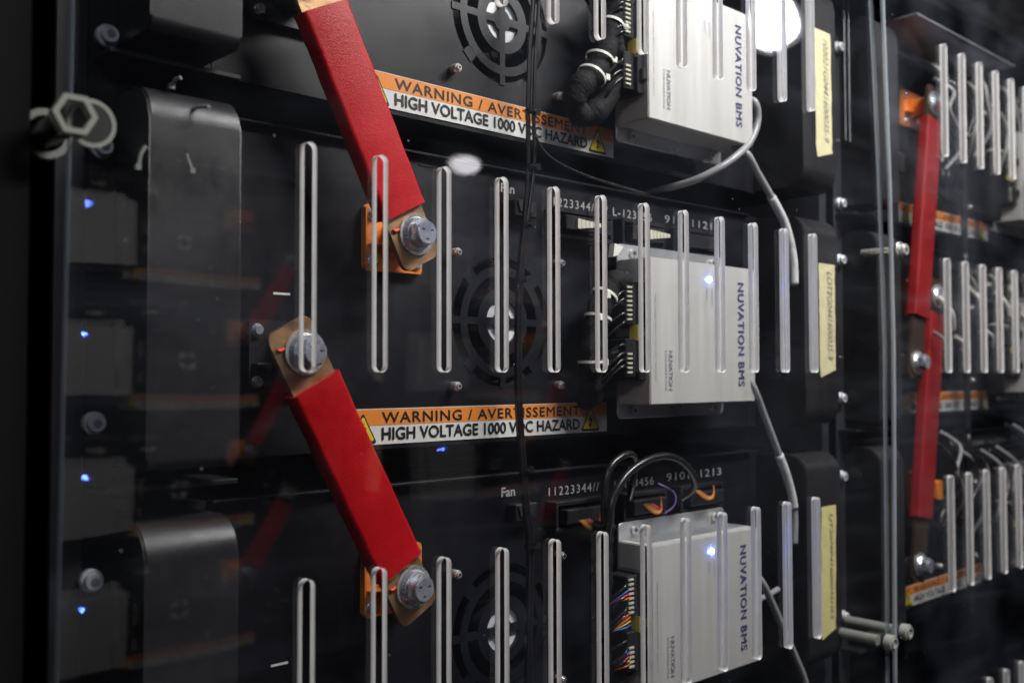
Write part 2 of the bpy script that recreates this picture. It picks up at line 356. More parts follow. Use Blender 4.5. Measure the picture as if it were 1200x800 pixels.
def label_part(parent, x1, zt):
    """orange over white warning strip; x1 its right end, zt its top"""
    w, h = .287, .0265; x0 = x1-w; z0 = zt-h
    bm = bmesh.new(); prism(bm, [(x0, z0), (x1, z0), (x1, zt), (x0, zt)], .1092, .1097)
    o = obj('warning_label', bm, M['labelw'], parent)
    bm = bmesh.new(); prism(bm, [(x0+.0005, zt-.0123), (x1-.0005, zt-.0123), (x1-.0005, zt-.0005), (x0+.0005, zt-.0005)], .1090, .10918)
    obj('orange_band', bm, M['labelo'], o)
    a, b = x0+.0365, x1-.0365
    text_obj('lettering', 'WARNING / AVERTISSEMENT', M['ink'], o, a, b, zt-.0108, zt-.0028, .1088, bold=.040, spacing=1.12)
    text_obj('lettering', 'HIGH VOLTAGE 1000 VDC HAZARD', M['ink'], o, a, b, zt-.0233, zt-.0143, .1088, bold=.045)
    for cx in (x0+.0195, x1-.0225):
        T = lambda s: [(cx-.0125*s, z0+.0115-.0105*s+.0000), (cx+.0125*s, z0+.0115-.0105*s), (cx, z0+.0115+.0125*s)]
        bm = bmesh.new()
        def tri(s, y, mi):
            P = T(s); q = []
            for i in range(3):
                p0, p1, p2 = Vector(P[i-1]), Vector(P[i]), Vector(P[(i+1) % 3])
                q += [p1+(p0-p1).normalized()*.0022*s, p1+((p0-p1).normalized()+(p2-p1).normalized())*.0007*s, p1+(p2-p1).normalized()*.0022*s]
            prism(bm, [tuple(v) for v in q], y, y+.0001, mi)
        tri(1, .1087, 0); tri(.80, .1085, 1)
        bm.faces.ensure_lookup_table()
        z = z0+.0115; k = .8
        prism(bm, [(cx+.0012, z+.0068*k), (cx-.0028, z-.0015), (cx-.0002, z-.0007), (cx-.0012, z-.0052), (cx-.0026, z-.0048), (cx-.0004, z-.0078), (cx+.0014, z-.0046), (cx+.0004, z-.0048), (cx+.0028, z+.0015), (cx+.0003, z+.0008)], .1083, .10835, 0)
        obj('hazard_triangle', bm, [M['ink'], M['yellow']], o)
    return o
def module(name, label, z0, lx, sock):
    t = thing(name, label, 'battery module', (0, 0, 0), 'rack battery modules')
    bm = bmesh.new()
    # front panel with a round opening for the fan
    n = 64; hole = [(FX+.0535*math.cos(2*math.pi*i/n), FZ+.0535*math.sin(2*math.pi*i/n)) for i in range(n)]
    X0, X1, Z0, Z1 = .300, .915, -.0545, .1715
    def edge(p):
        dx, dz = p[0]-FX, p[1]-FZ; s = 1e9
        if dx > 1e-9: s = min(s, (X1-FX)/dx)
        if dx < -1e-9: s = min(s, (X0-FX)/dx)
        if dz > 1e-9: s = min(s, (Z1-FZ)/dz)
        if dz < -1e-9: s = min(s, (Z0-FZ)/dz)
        return (FX+dx*s, FZ+dz*s)
    ang = sorted([math.atan2(h[1]-FZ, h[0]-FX) for h in hole]+[math.atan2(z-FZ, x-FX) for x in (X0, X1) for z in (Z0, Z1)])
    pin = [(FX+.0535*math.cos(a), FZ+.0535*math.sin(a)) for a in ang]; pout = [edge(p) for p in pin]
    I = [[bm.verts.new((p[0], y, p[1])) for p in pin] for y in (.110, .113)]; O = [[bm.verts.new((p[0], y, p[1])) for p in pout] for y in (.110, .113)]
    k = len(ang)
    for i in range(k):
        j = (i+1) % k
        bm.faces.new((I[0][i], I[0][j], O[0][j], O[0][i])); bm.faces.new((O[1][i], O[1][j], I[1][j], I[1][i]))
        bm.faces.new((O[0][i], O[0][j], O[1][j], O[1][i])); bm.faces.new((I[1][i], I[1][j], I[0][j], I[0][i]))
    obj('front_panel', bm, M['panel'], t)
    bm = bmesh.new(); bx(bm, X0, X1, .104, .1098, .1695, .1715); bevel(bm, .0004, 1); obj('top_lip', bm, M['panel'], t)
    bm = bmesh.new(); bx(bm, .236, .998, .150, .395, -.056, .1705); obj('chassis', bm, M['chassis'], t)
    for a, b in ((.236, .2995), (.9155, .998)):
        bm = bmesh.new(); bx(bm, a, b, .1105, .15, -.055, .171); obj('ear', bm, M['chassis'], t)
    # fan behind the opening, grille in front of it
    f = bpy.data.objects.new('fan', None); C.objects.link(f); f.parent = t
    bm = bmesh.new()
    for q in range(7):
        a = q*2*math.pi/7+.2; P = []
        for (r, da) in ((.018, 0), (.047, .34), (.049, .62), (.019, .38)): P.append((FX+r*math.cos(a+da), FZ+r*math.sin(a+da)))
        vs = [bm.verts.new((x, y, z)) for (x, z), y in zip(P, (.126, .128, .138, .136))]; bm.faces.new(vs)
    obj('blades', bm, M['chassis'], f)
    bm = bmesh.new(); disc(bm, FX, FZ, .0205, .118, .136, 40); hb = obj('hub', bm, M['black'], f)
    bm = bmesh.new(); disc(bm, FX, FZ, .0190, .1123, .1181, 40); obj('sticker', bm, M['hub'], f)
    bm = bmesh.new(); ringp(bm, FX, FZ, .060, .0505, .114, .149, 48); obj('shroud', bm, M['black'], f)
    bm = bmesh.new()
    ringp(bm, FX, FZ, .0462, .0388, .1090, .1115, 64); ringp(bm, FX, FZ, .0278, .0182, .1090, .1115, 48); disc(bm, FX, FZ, .0092, .1090, .1115, 32)
    for q in range(4):
        a = q*math.pi/2; c, s = math.cos(a), math.sin(a)
        for r0, r1, w in ((.0088, .0186, .0032), (.0274, .0392, .0029), (.0458, .0545, .0029)):
            P = [(r0, -w), (r1, -w), (r1, w), (r0, w)]; prism(bm, [(FX+x*c-z*s, FZ+x*s+z*c) for x, z in P], .10905, .11145)
        a += math.pi/4; c, s = math.cos(a), math.sin(a)
        P = [(.0458, -.005), (.0545, -.006), (.0545, .006), (.0458, .005)]; prism(bm, [(FX+x*c-z*s, FZ+x*s+z*c) for x, z in P], .1092, .1113)
    obj('fan_grille', bm, M['panel'], t)
    for sx in (-1, 1):
        for sz in (-1, 1): screw(t, FX+.0045+sx*.0585, FZ+sz*.0527, .1000, .110, .0036)
    label_part(t, lx, -.0245 if lx < .69 else -.0243)
    terminal(t, .4448, .1015, 'orange', 'positive_terminal'); terminal(t, .3520, .0130, 'black', 'negative_terminal')
    # printed marks
    bm = bmesh.new(); prism(bm, [(.346, .0555), (.359, .0555), (.359, .0570), (.346, .0570)], .1094, .1098); obj('printed_dash', bm, M['white'], t)
    bm = bmesh.new(); prism(bm, [(.471, .1620), (.486, .1620), (.486, .1635), (.471, .1635)], .1094, .1098); obj('slot_mark', bm, M['dark'], t)
    bm = bmesh.new(); prism(bm, [(.708, .1640), (.720, .1640), (.720, .1655), (.708, .1655)], .1094, .1098); obj('slot_mark', bm, M['dark'], t)
    text_obj('lettering', 'Fan', M['faint'], t, .5570, .5720, .1520, .1595, .1094, bold=.03)
    text_obj('lettering', '11223344//', M['faint'], t, .6120, .6760, .1480, .1555, .1094, spacing=1.25)
    text_obj('lettering', '/ L-123456', M['faint'], t, .6870, .7540, .1475, .1550, .1094, spacing=1.2)
    text_obj('lettering', '910111213', M['faint'], t, .7740, .8640, .1490, .1565, .1094, spacing=1.1)
    # sockets under the lettering
    for (a, b) in ((.6080, .6830), (.6960, .7580), (.7800, .8500)):
        bm = bmesh.new(); bx(bm, a, b, .0965, .1098, .1405, .1440); bx(bm, a, a+.003, .0965, .1098, .1220, .1404); bx(bm, b-.003, b, .0965, .1098, .1220, .1404); bx(bm, a, b, .0965, .1098, .1185, .1219); bevel(bm, .0004, 1)
        s = obj('socket', bm, M['black'], t)
        bm = bmesh.new(); bx(bm, a+.008, b-.008, .0905, .1090, .1250, .1375); bevel(bm, .0008, 1)
        obj('plug', bm, M['black'], s)
        if sock == 'cream' and a < .75:
            bm = bmesh.new()
            for i in range(6):
                x = a+(.020 if a < .65 else .030)+i*.0050; bx(bm, x, x+.0044, .0885, .0904, .1265+.0007*i, .1350-.0003*i)
            obj('plug_face', bm, M['cream'], s)
    bm = bmesh.new(); bx(bm, .5630, .5880, .0985, .1098, .1320, .1460); bevel(bm, .0008, 1); s = obj('fan_socket', bm, M['black'], t)
    bm = bmesh.new(); prism(bm, [(.5650, .1445), (.5850, .1445), (.5820, .1360), (.5680, .1360)], .0970, .0984); obj('socket_window', bm, M['rail'], s)
    # rounded covers at both ends
    for (a, b, m) in ((.2330, .2900, 'cover'), (.9300, .9985, 'cover')):
        P = [(.1100, -.054), (.1100, .168)]; r = .021
        for i in range(9): q = R(90*i/8); P.append((.050+r-r*math.sin(q), .168-r+r*math.cos(q)))
        r = .007 if a < .5 else .021
        for i in range(9): q = R(90*i/8); P.append((.050+r-r*math.cos(q), -.054+r-r*math.sin(q)))
        bm = bmesh.new(); A = [bm.verts.new((a, y, z)) for y, z in P]; B = [bm.verts.new((b, y, z)) for y, z in P]
        bm.faces.new(A); bm.faces.new(B[::-1]); k = len(P)
        for i in range(k): bm.faces.new((A[i], A[(i+1) % k], B[(i+1) % k], B[i]))
        bmesh.ops.bevel(bm, geom=[e for e in bm.edges if abs(e.verts[0].co.x-e.verts[1].co.x) < 1e-6], offset=.0012, segments=2, affect='EDGES')
        obj('end_cover', bm, M[m], t, shade=35)
    t.location = (0, 0, z0)
    return t
def tape(parent, x0, x1, z0, z1, txt, m, lean):
    bm = bmesh.new(); n = 14; rnd = random.Random(len(txt)+int(z0*1000)); L = []; Rr = []
    for i in range(n+1):
        z = z0+(z1-z0)*i/n; s = lean*(i/n-.5)
        L.append((x0+s+rnd.uniform(-.0006, .0006), z)); Rr.append((x1+s+rnd.uniform(-.0006, .0006), z))
    L[0] = (L[0][0]+.002, L[0][1]-.004); Rr[0] = (Rr[0][0], Rr[0][1]+.004)
    prism(bm, L[::-1][::-1] and [*L[::1], *Rr[::-1]], .0488, .0492)
    o = obj('tape_label', bm, M[m], parent)
    text_obj('handwriting', txt, M['ink'], o, x1-.0125+lean*.1, x1-.0035+lean*.1, z0+.012, z1-.006, .0485, vertical=False) if False else text_obj('handwriting', txt, M['pencil'], o, x0+.009+(x1-x0)*.22, x1-.006, z0+.014, z1-.008, .0485, vertical=True, shear=.3)
    return o
ROWS = {'A': PITCH, 'B': 0, 'C': -PITCH}
modB = module('battery_module', 'middle battery module of the near rack, black panel with fan grille and warning strip', 0, .687, 'cream')
modA = module('battery_module', 'top battery module of the near rack, its warning strip sloping down under the upper fan', PITCH, .6983, 'cream')
modC = module('battery_module', 'bottom battery module of the near rack, printed Fan above its grille', -PITCH, .687, 'wires')
G = 'rack battery modules'
for k, z in ROWS.items():
    row = {'A': 'top', 'B': 'middle', 'C': 'bottom'}[k]
    dup({'A': modA, 'B': modB, 'C': modC}[k], (DX, 0, z), row+' battery module of the farther rack, behind the right-hand door')
# tape labels only on the near rack's modules
tape(modA, .9545, .9875, -.017, .117, '102021G0441600035-9', 'tape', -.001)
tape(modB, .9570, .9895, .0010, .118, 'LOT2G0441600035-9', 'tape', 0)
tape(modC, .9545, .9845, -.021, .113, 'LJT2078P41600045HE5', 'tape2', .004)

# ------------------------------------------------------------- controller boxes
def controller(label, z0, group='silver controller boxes'):
    t = thing('controller_box', label, 'controller', (0, 0, 0), group)
    x0, x1, za, zb, y0 = .6835, .8455, -.0262, .1035, .055
    bm = bmesh.new(); bx(bm, x0, x1, y0, .0935, za, zb); bmesh.ops.bevel(bm, geom=bm.edges[:], offset=.0009, segments=2, affect='EDGES')
    obj('case', bm, M['alu'], t, shade=50)
    bm = bmesh.new(); prism(bm, rrect(x0+.0015, x1+.001, -.0395, .1190, .005, 4), .0938, .0958); bevel(bm, .0004, 1); obj('mounting_plate', bm, M['aludark'], t)
    for x in (x0+.022, x1-.017):
        for z in (.1115, -.0325):
            bm = bmesh.new(); disc(bm, x, z, .0045, .0905, .0937, 18); bmesh.ops.bevel(bm, geom=bm.edges[:], offset=.0009, segments=2, affect='EDGES', clamp_overlap=True)
            o = obj('screw', bm, M['steel'], t, shade=50); bm = bmesh.new(); disc(bm, x, z, .0017, .0902, .0907, 6); obj('screw_socket', bm, M['ink'], o)
            bm = bmesh.new(); disc(bm, x, z, .004, .0960, .1098, 12); obj('standoff', bm, M['zinc'], t)
    bm = bmesh.new()
    for i in range(34):
        x = x0+.010+i*.0043; bx(bm, x, x+.0022, .0640, .0915, zb-.0002, zb+.0011)
    obj('cooling_ribs', bm, M['aludark'], t)
    # side connectors
    for (a, b) in ((.0415, .0815), (-.0045, .0340)):
        bm = bmesh.new(); bx(bm, x0-.0085, x0-.0002, .0600, .0885, a, b); bx(bm, x0-.0060, x0-.0001, .0560, .0599, a+.012, a+.022); bevel(bm, .0006, 1)
        c = obj('connector', bm, M['black'], t)
        bm = bmesh.new(); bx(bm, x0-.022, x0-.0086, .0640, .0870, a+.0025, b-.0025); bevel(bm, .0008, 1)
        obj('plug', bm, M['black'], c)
        bm = bmesh.new(); k = 8 if a > .03 else 5
        for i in range(k):
            z = a+.006+i*.0040; bx(bm, x0-.0216, x0-.0150, .0624, .0639, z, z+.0016)
        obj('ferrule_row', bm, M['cream'], c)
    bm = bmesh.new()
    for i in range(4):
        for j in range(2): disc(bm, 0, 0, .0011, 0, .0004, 8)
    bm.free()
    bm = bmesh.new(); prism(bm, [(0, .0302), (0.012, .0302), (.012, .0438), (0, .0438)], 0, .0005)
    for v in bm.verts: v.co = (x0-.0100+v.co.y, .0605+v.co.x*.8, v.co.z)
    ty = obj('yellow_tag', bm, M['yellow'], t)
    # lettering reading downwards
    text_obj('lettering', 'NUVATION BMS', M['navy'], t, .8165, .8262, -.0110, .0885, .0546, vertical=True, bold=.035, spacing=1.12)
    text_obj('lettering', 'NUVATION', M['greyink'], t, .7090, .7140, -.0135, .0215, .0546, vertical=True, bold=.03)
    text_obj('lettering', 'ENGINEERING', M['greyink'], t, .7035, .7062, -.0135, .0215, .0546, vertical=True, spacing=1.3)
    text_obj('lettering', 'High Voltage Battery Controller  Industrial', M['greyink'], t, .6895, .6915, -.0050, .0710, .0546, vertical=True)
    text_obj('lettering', 'ACTIVITY', M['greyink'], t, .7730, .7752, .0640, .0810, .0546, vertical=True)
    text_obj('lettering', 'FAULT', M['greyink'], t, .7655, .7675, .0690, .0800, .0546, vertical=True)
    bm = bmesh.new(); disc(bm, .7712, .0888, .0019, .0542, .0551, 14); o = obj('status_light', bm, M['led'], t); o['label'] = 'lit pale blue status light'
    bm = bmesh.new(); disc(bm, .7660, .0885, .0017, .0542, .0551, 14); obj('status_light', bm, M['led2'], t)
    t.location = (0, 0, z0)
    return t
boxB = controller('silver controller box in the middle row of the near rack, blue light on', 0)
boxA = dup(boxB, (0, 0, PITCH), 'silver controller box at the top of the near rack, cut off by the photo edge')
boxC = dup(boxB, (0, 0, -PITCH), 'silver controller box in the bottom row of the near rack, plate screws showing above it')
for z, row in ((PITCH, 'top'), (0, 'middle'), (-PITCH, 'bottom')):
    dup(boxB, (DX, 0, z), 'silver controller box, '+row+' row of the farther rack at the right photo edge')

# ------------------------------------------------------------- red busbars
def busbar(label, a, b, s0=.0215, s1=.168, mark=True, voff=-.003, strap='brass', red='red'):
    """strap from bolt a to bolt b, both (x, z)"""
    t = thing('busbar', label, 'busbar', (a[0], 0, a[1]), 'red insulated busbars')
    d = Vector((b[0]-a[0], b[1]-a[1])); L = d.length; d.normalize(); p = Vector((-d.y, d.x)); hw = .0188
    def P(u, v): return (d.x*u+p.x*(v+voff), d.y*u+p.y*(v+voff))
    def outline(u0, u1, v, r, n=5):
        Q = []
        for cu, cv, q in ((u1-r, v-r, 0), (u0+r, v-r, 90), (u0+r, -v+r, 180), (u1-r, -v+r, 270)):
            for i in range(n+1): t_ = R(q+90*i/n); Q.append(P(cu+r*math.cos(t_), cv+r*math.sin(t_)))
        return Q
    bm = bmesh.new(); prism(bm, outline(-.0215, L+.0215, hw-.0012, .006), .0695, .0735); bevel(bm, .0005, 1); obj('copper_strap', bm, M[strap], t)
    # insulation: rounded section, slightly wavy
    bm = bmesh.new(); n = 26; rings = []; rnd = random.Random(5)
    sec = []
    for cy, cv, q in ((.0682, hw-.0026, 0), (.0682, -hw+.0026, 90), (.0762, -hw+.0026, 180), (.0762, hw-.0026, 270)):
        for i in range(5):
            t_ = R(q+22.5*i); sec.append((cv+.0034*math.cos(t_), cy-.0034*math.sin(t_)))
    for i in range(n+1):
        u = s0+(L-s0-(L-s1 if s1 < L else .03)-0)*i/n if False else s0+(s1-s0)*i/n
        k = 1+.012*math.sin(i*.9)+rnd.uniform(-.006, .006)+(.02 if i in (0, n) else 0)
        rings.append([bm.verts.new((P(u+rnd.uniform(-.0004, .0004)*(i in (0, n)), v*k)[0], y+rnd.uniform(-.00012, .00012), P(u, v*k)[1])) for v, y in sec])
    m_ = len(sec)
    for r0, r1 in zip(rings, rings[1:]):
        for j in range(m_): bm.faces.new((r0[j], r0[(j+1) % m_], r1[(j+1) % m_], r1[j]))
    bm.faces.new(rings[0]); bm.faces.new(rings[-1][::-1])
    obj('insulation', bm, M[red], t, shade=60)
    for (u, rot) in ((0, .2), (L, .5)):
        x, z = P(u, -voff)
        bo = bpy.data.objects.new('bolt', None); C.objects.link(bo); bo.parent = t
        bm = bmesh.new(); disc(bm, x, z, .0150, .0675, .0694, 40); bevel(bm, .0004, 1); obj('washer', bm, M['steel'], bo, shade=40)
        bm = bmesh.new(); N = 64; A = []; B = []
        for i in range(N):
            t_ = 2*math.pi*i/N; c, s = math.cos(t_), math.sin(t_); y = .0650-(.0005 if i % 2 else 0)
            A.append(bm.verts.new((x+.0126*c, .0672, z+.0126*s))); B.append(bm.verts.new((x+.0108*c, y-.0006, z+.0108*s)))
        C0 = bm.faces.new(B)
        for i in range(N): bm.faces.new((A[i], A[(i+1) % N], B[(i+1) % N], B[i]))
        obj('flange', bm, M['zinc'], bo)
        bm = bmesh.new(); fs = disc(bm, x, z, .0104, .0572, .0645, 6, rot=rot)
        r_ = .0086; disc(bm, x, z, r_, .0552, .0570, 24)
        bmesh.ops.bevel(bm, geom=bm.edges[:], offset=.0007, segments=2, affect='EDGES', clamp_overlap=True)
        obj('head', bm, M['zinc'], bo, shade=30)
        bm = bmesh.new()
        for j in range(3):
            t_ = rot+j*2.09; bx(bm, x+.0045*math.cos(t_)-.0011, x+.0045*math.cos(t_)+.0011, .05505, .0555, z+.0045*math.sin(t_)-.0005, z+.0045*math.sin(t_)+.0005)
        obj('head_stamp', bm, M['ink'], bo)
        if mark:
            q = P(u, -voff); e = Vector((-1, -.1)).normalized(); 
            bm = bmesh.new(); tube(bm, [(q[0]-.0155, .0688, q[1]+.002), (q[0]-.0185, .0686, q[1]+.0005), (q[0]-.0205, .0688, q[1]+.0015)], .0012, 6); obj('torque_mark', bm, M['mark'], t)
    return t
busbar('red insulated busbar across the middle of the near rack, both bolts in view', (.3463, .0152), (.4350, .1025-PITCH))
busbar('red insulated busbar leaving the top of the photo, lower bolt beside the middle row', (.3520, .0152+PITCH), (.4372, .1010))
busbar('red insulated busbar starting below the bottom edge of the near rack', (.3463, .0152-PITCH), (.4330, .1015-2*PITCH))
for k, row in ((1, 'upper'), (0, 'lower')):
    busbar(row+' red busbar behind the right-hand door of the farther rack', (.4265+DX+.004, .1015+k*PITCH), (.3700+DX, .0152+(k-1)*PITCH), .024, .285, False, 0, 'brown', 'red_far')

# ------------------------------------------------------------- cables
def cable(name, label, pts, r, m, cat='cable', group=None):
    o0 = Vector(pts[0]); bm = bmesh.new(); tube(bm, [Vector(p)-o0 for p in pts], r)
    o = obj(name, bm, M[m], loc=o0); tag(o, label, cat, group); return o
def ring_tie(parent, c, axis, r, m='tie', head=(0, -1, 0)):
    """nylon tie: flat ring round an axis plus its square head"""
    ax = Vector(axis).normalized(); u = ax.orthogonal().normalized(); v = ax.cross(u); bm = bmesh.new(); L = []
    for i in range(24):
        a = 2*math.pi*i/24; e = u*math.cos(a)+v*math.sin(a)
        L.append([bm.verts.new(Vector(c)+e*(r+q)+ax*w) for q, w in ((0, -.0012), (.0009, -.0012), (.0009, .0012), (0, .0012))])
    for i in range(24):
        p, q = L[i], L[(i+1) % 24]
        for j in range(4): bm.faces.new((p[j], q[j], q[(j+1) % 4], p[(j+1) % 4]))
    h = Vector(c)+Vector(head).normalized()*(r+.001); bx(bm, h.x-.0025, h.x+.0025, h.y-.0022, h.y+.0022, h.z-.0025, h.z+.0025)
    return obj('cable_tie', bm, M[m], parent)
# the thin pair hanging down past the fans
vc = [(.5745, .085, .33), (.5742, .085, .311), (.5701, .085, .2672), (.5679, .085, .2171), (.5678, .085, .1711), (.5618, .085, .1234), (.5559, .085, .0756), (.5538, .085, .0271), (.5546, .085, -.0278), (.5592, .085, -.076), (.5629, .085, -.1106), (.5666, .085, -.1385), (.5643, .085, -.2473), (.565, .085, -.34)]
cb = thing('fan_cable', 'thin pair of black cables hanging down past the three fans', 'cable', (0, 0, 0))
for s in (-1, 1):
    bm = bmesh.new(); tube(bm, [(x+s*.0016+(.0020*s if .15 < z < .34 else 0), y, z) for x, y, z in vc], .0016, 8); obj('strand', bm, M['cable'], cb)
bm = bmesh.new(); tube(bm, [(x+.001, y+.004, z) for x, y, z in vc], .0019, 8); obj('strand', bm, M['cable'], cb)
for z, x in ((.2171, .5679), (.1711, .5678), (.1234, .5618), (-.076, .5592), (-.1385, .5666), (.078, .5560)):
    ring_tie(cb, (x, .085, z), (0, 0, 1), .0044, 'cable', (1, -.4, 0))
cable('drooping_wire', 'thin black wire drooping right from the fan cables under the top warning strip', [(.5689, .08, .1951), (.5750, .08, .187), (.5907, .08, .1786), (.6325, .08, .1707), (.7132, .08, .165)], .0012, 'cable')
# braided harnesses
def harness(label, paths, ties, dz=0, dx=0, zo=0):
    t = thing('cable_harness', label, 'cable', (dx, 0, dz), 'braided black cable harnesses')
    for p, r in paths:
        bm = bmesh.new(); tube(bm, p, r*.92, 28, 26, jit=.045, rf=lambda u: 1+.05*math.sin(u*61)+.04*math.sin(u*23+1)); obj('braided_sleeve', bm, M['braid'], t)
    rnd = random.Random(len(label))
    for zz in sorted([.008+.0055*i for i in range(4)]+[.047+.0065*i for i in range(5)]):
        z = zz+zo; q = rnd.uniform(-.008, .004); bm = bmesh.new()
        tube(bm, [(.6625, .066, z), (.6560, .0635+rnd.uniform(-.002, .003), z+q*.5), (.6480, .068, z+q-.006), (.6400+rnd.uniform(-.004, .004), .082, z+q*2-.020)], .0013, 6); obj('wire', bm, M['cable'], t)
    for c, ax, r, h in ties: ring_tie(t, c, ax, r, 'tie', h)
    return t
HA = harness('black braided harness with white ties beside the top controller box',
    [([(.690, .07, .350), (.673, .072, .334), (.655, .074, .306), (.648, .075, .281), (.636, .076, .262), (.620, .078, .246), (.618, .083, .233), (.632, .086, .2245), (.650, .080, .236), (.668, .076, .268)], .0110),
     ([(.640, .080, .330), (.652, .080, .300), (.645, .082, .266), (.630, .083, .244)], .0085),
     ([(.668, .074, .320), (.6600, .072, .298), (.668, .074, .278)], .007)],
    zo=PITCH, ties=[((.6555, .074, .3065), (-.4, 0, -1), .0115, (1, -1, -.2)), ((.6420, .0755, .2740), (-.4, 0, -1), .0118, (1, -.6, 0)), ((.6325, .0765, .2570), (-.7, 0, -1), .0125, (1, -.6, 0))])
HB = harness('black braided harness hanging from the middle controller box, white ties round it',
    [([(.6700, .074, .082), (.6560, .074, .080), (.6450, .076, .064), (.6380, .078, .043), (.6345, .080, .018), (.6390, .084, -.004), (.648, .093, -.018), (.655, .106, -.020)], .0110),
     ([(.6700, .074, .015), (.6560, .076, .014), (.6500, .082, .002), (.6530, .094, -.012)], .0080)],
    [((.6470, .0755, .068), (-.7, 0, -1), .0112, (-.8, -1, 0)), ((.6400, .077, .0490), (-.3, 0, -1), .0112, (-.8, -1, 0)), ((.6346, .080, .0110), (0, 0, -1), .0112, (.4, -1, 0))])
HC = harness('black braided harness dropping down the left side of the bottom controller box',
    [([(.6388, .070, -.126), (.640, .074, -.150), (.646, .080, -.190), (.650, .084, -.230), (.648, .088, -.290), (.645, .09, -.33)], .0100), ([(.676, .078, -.255), (.66, .08, -.262), (.652, .086, -.29)], .008)], [], zo=-PITCH)
cable('looped_cable', 'smaller black cable loop rising over the bottom controller box, behind the large one', [(.6388, .07, -.150), (.6388, .07, -.1307), (.639, .07, -.1019), (.6457, .07, -.0807), (.6614, .07, -.0707), (.6773, .072, -.0694), (.690, .078, -.078), (.697, .088, -.100), (.7, .094, -.112)], .0031, 'cable', group='looped black cables')
cable('looped_cable', 'larger black cable loop arching over the bottom controller box', [(.6330, .064, -.145), (.6341, .06, -.122), (.6385, .06, -.1046), (.6552, .06, -.0865), (.6803, .06, -.0756), (.7076, .06, -.072), (.7347, .062, -.0782), (.7576, .066, -.0921), (.7706, .074, -.106), (.765, .086, -.117)], .0034, 'cable', group='looped black cables')
# coloured wires at the plugs of the bottom row
def wires(label, segs):
    t = thing('wire_bundle', label, 'wires', segs[0][1][0], 'coloured wire bundles'); o0 = Vector(segs[0][1][0])
    for m, pts in segs:
        bm = bmesh.new(); tube(bm, [Vector(p)-o0 for p in pts], .0008, 6, 5); o = obj('wire', bm, M[m], t)
    return t
def fan_wires(x, z, w):
    out = []
    for i, m in enumerate(('wo', 'wy', 'wo', 'wr', 'wo')):
        out.append((m, [(x-w+.003*i, .089, z+.004), (x-w*.4+.002*i, .082, z-.004+.001*i), (x+w*.3, .080, z-.003+.0015*i), (x+w, .086, z+.005+.001*i)]))
    return out
wires('orange and yellow wires in the first socket under the row of printed numbers, bottom row', fan_wires(.640, -.128, .012))
wires('orange, red and violet wires curling below the second socket of the bottom row', fan_wires(.725, -.122, .011)+[('wp', [(.7300, .085, -.100), (.7420, .076, -.108), (.7430, .076, -.120), (.7350, .082, -.128)])])
wires('orange and yellow wires bending up beside the last socket of the bottom row', fan_wires(.805, -.116, .013)[:3])
for z, lab in ((-.1865, 'orange and blue wires entering the upper plug of the bottom controller box'), (-.2105, 'yellow and red wires entering the upper plug of the bottom controller box, lower pair'), (-.243, 'orange and yellow wires entering the lower plug of the bottom controller box')):
    ms = {-.1865: ('wo', 'wr', 'wb'), -.2105: ('wb', 'wy', 'wo', 'wr'), -.243: ('wo', 'wy', 'wr', 'wb')}[z]
    wires(lab, [(m, [(.6650, .064, z+.0035*i-.004), (.6580, .063, z+.003*i-.005), (.6490, .068, z+.001*i-.007), (.6440, .078, z-.010)]) for i, m in enumerate(ms)])
bm = bmesh.new(); prism(bm, [(0, 0), (.002, .012), (.014, .010), (.006, .002)], 0, .006)
o = obj('tie_mount', bm, M['tie'], loc=(.6640, .080, .104)); tag(o, 'small white tie mount above the connectors of the middle controller box', 'cable mount')
# pale grey cables at the right of the boxes
def grey(label, pts, t0=None, t1=None):
    t = thing('grey_cable', label, 'cable', pts[0], 'pale grey network cables'); o0 = Vector(pts[0]); bm = bmesh.new(); tube(bm, [Vector(p)-o0 for p in pts], .0036)
    obj('jacket', bm, M['greycable'], t)
    if t0 is not None:
        Q = smooth_path([Vector(p)-o0 for p in pts], 10); n = len(Q); bm = bmesh.new(); tube(bm, Q[int(t0*n):int(t1*n)], .0045, 12, smooth=False); obj('cable_tag', bm, M['tag'], t)
    return t
y = .056
grey('pale grey cable curving from the top controller box down to the left', [(.8460, .07, .276), (.8499, y, .2713), (.8556, y, .2535), (.8416, y, .2299), (.8122, y, .2086), (.792, y+.010, .1945), (.779, .088, .1850), (.771, .14, .180)])
grey('pale grey cable with white tag hanging right of the middle controller box', [(.834, .07, .226), (.837, y, .2165), (.8531, y, .2019), (.8788, y, .1795), (.9037, y, .1544), (.9177, y, .1222), (.9203, y, .0915)], .5, .99)
grey('pale grey cable with white tag, from the middle controller box to the bottom row', [(.838, .07, .002), (.8403, y, -.0092), (.8636, y, -.0432), (.8831, y, -.0736), (.9046, y, -.1093), (.9152, y, -.1405), (.9145, y, -.1733)], .53, .82)
grey('pale grey cable at the bottom, running down from the bottom controller box', [(.843, .07, -.19), (.8516, y, -.2008), (.8738, y, -.2291), (.8934, y, -.2576), (.9168, y, -.2918), (.9327, y, -.3184), (.945, y, -.36)])
cable('thin_grey_cable', 'thin grey cable under the bottom controller box, passing the slot gap', [(.8600, .07, -.226), (.880, .066, -.222), (.905, .07, -.220)], .003, 'greycable')
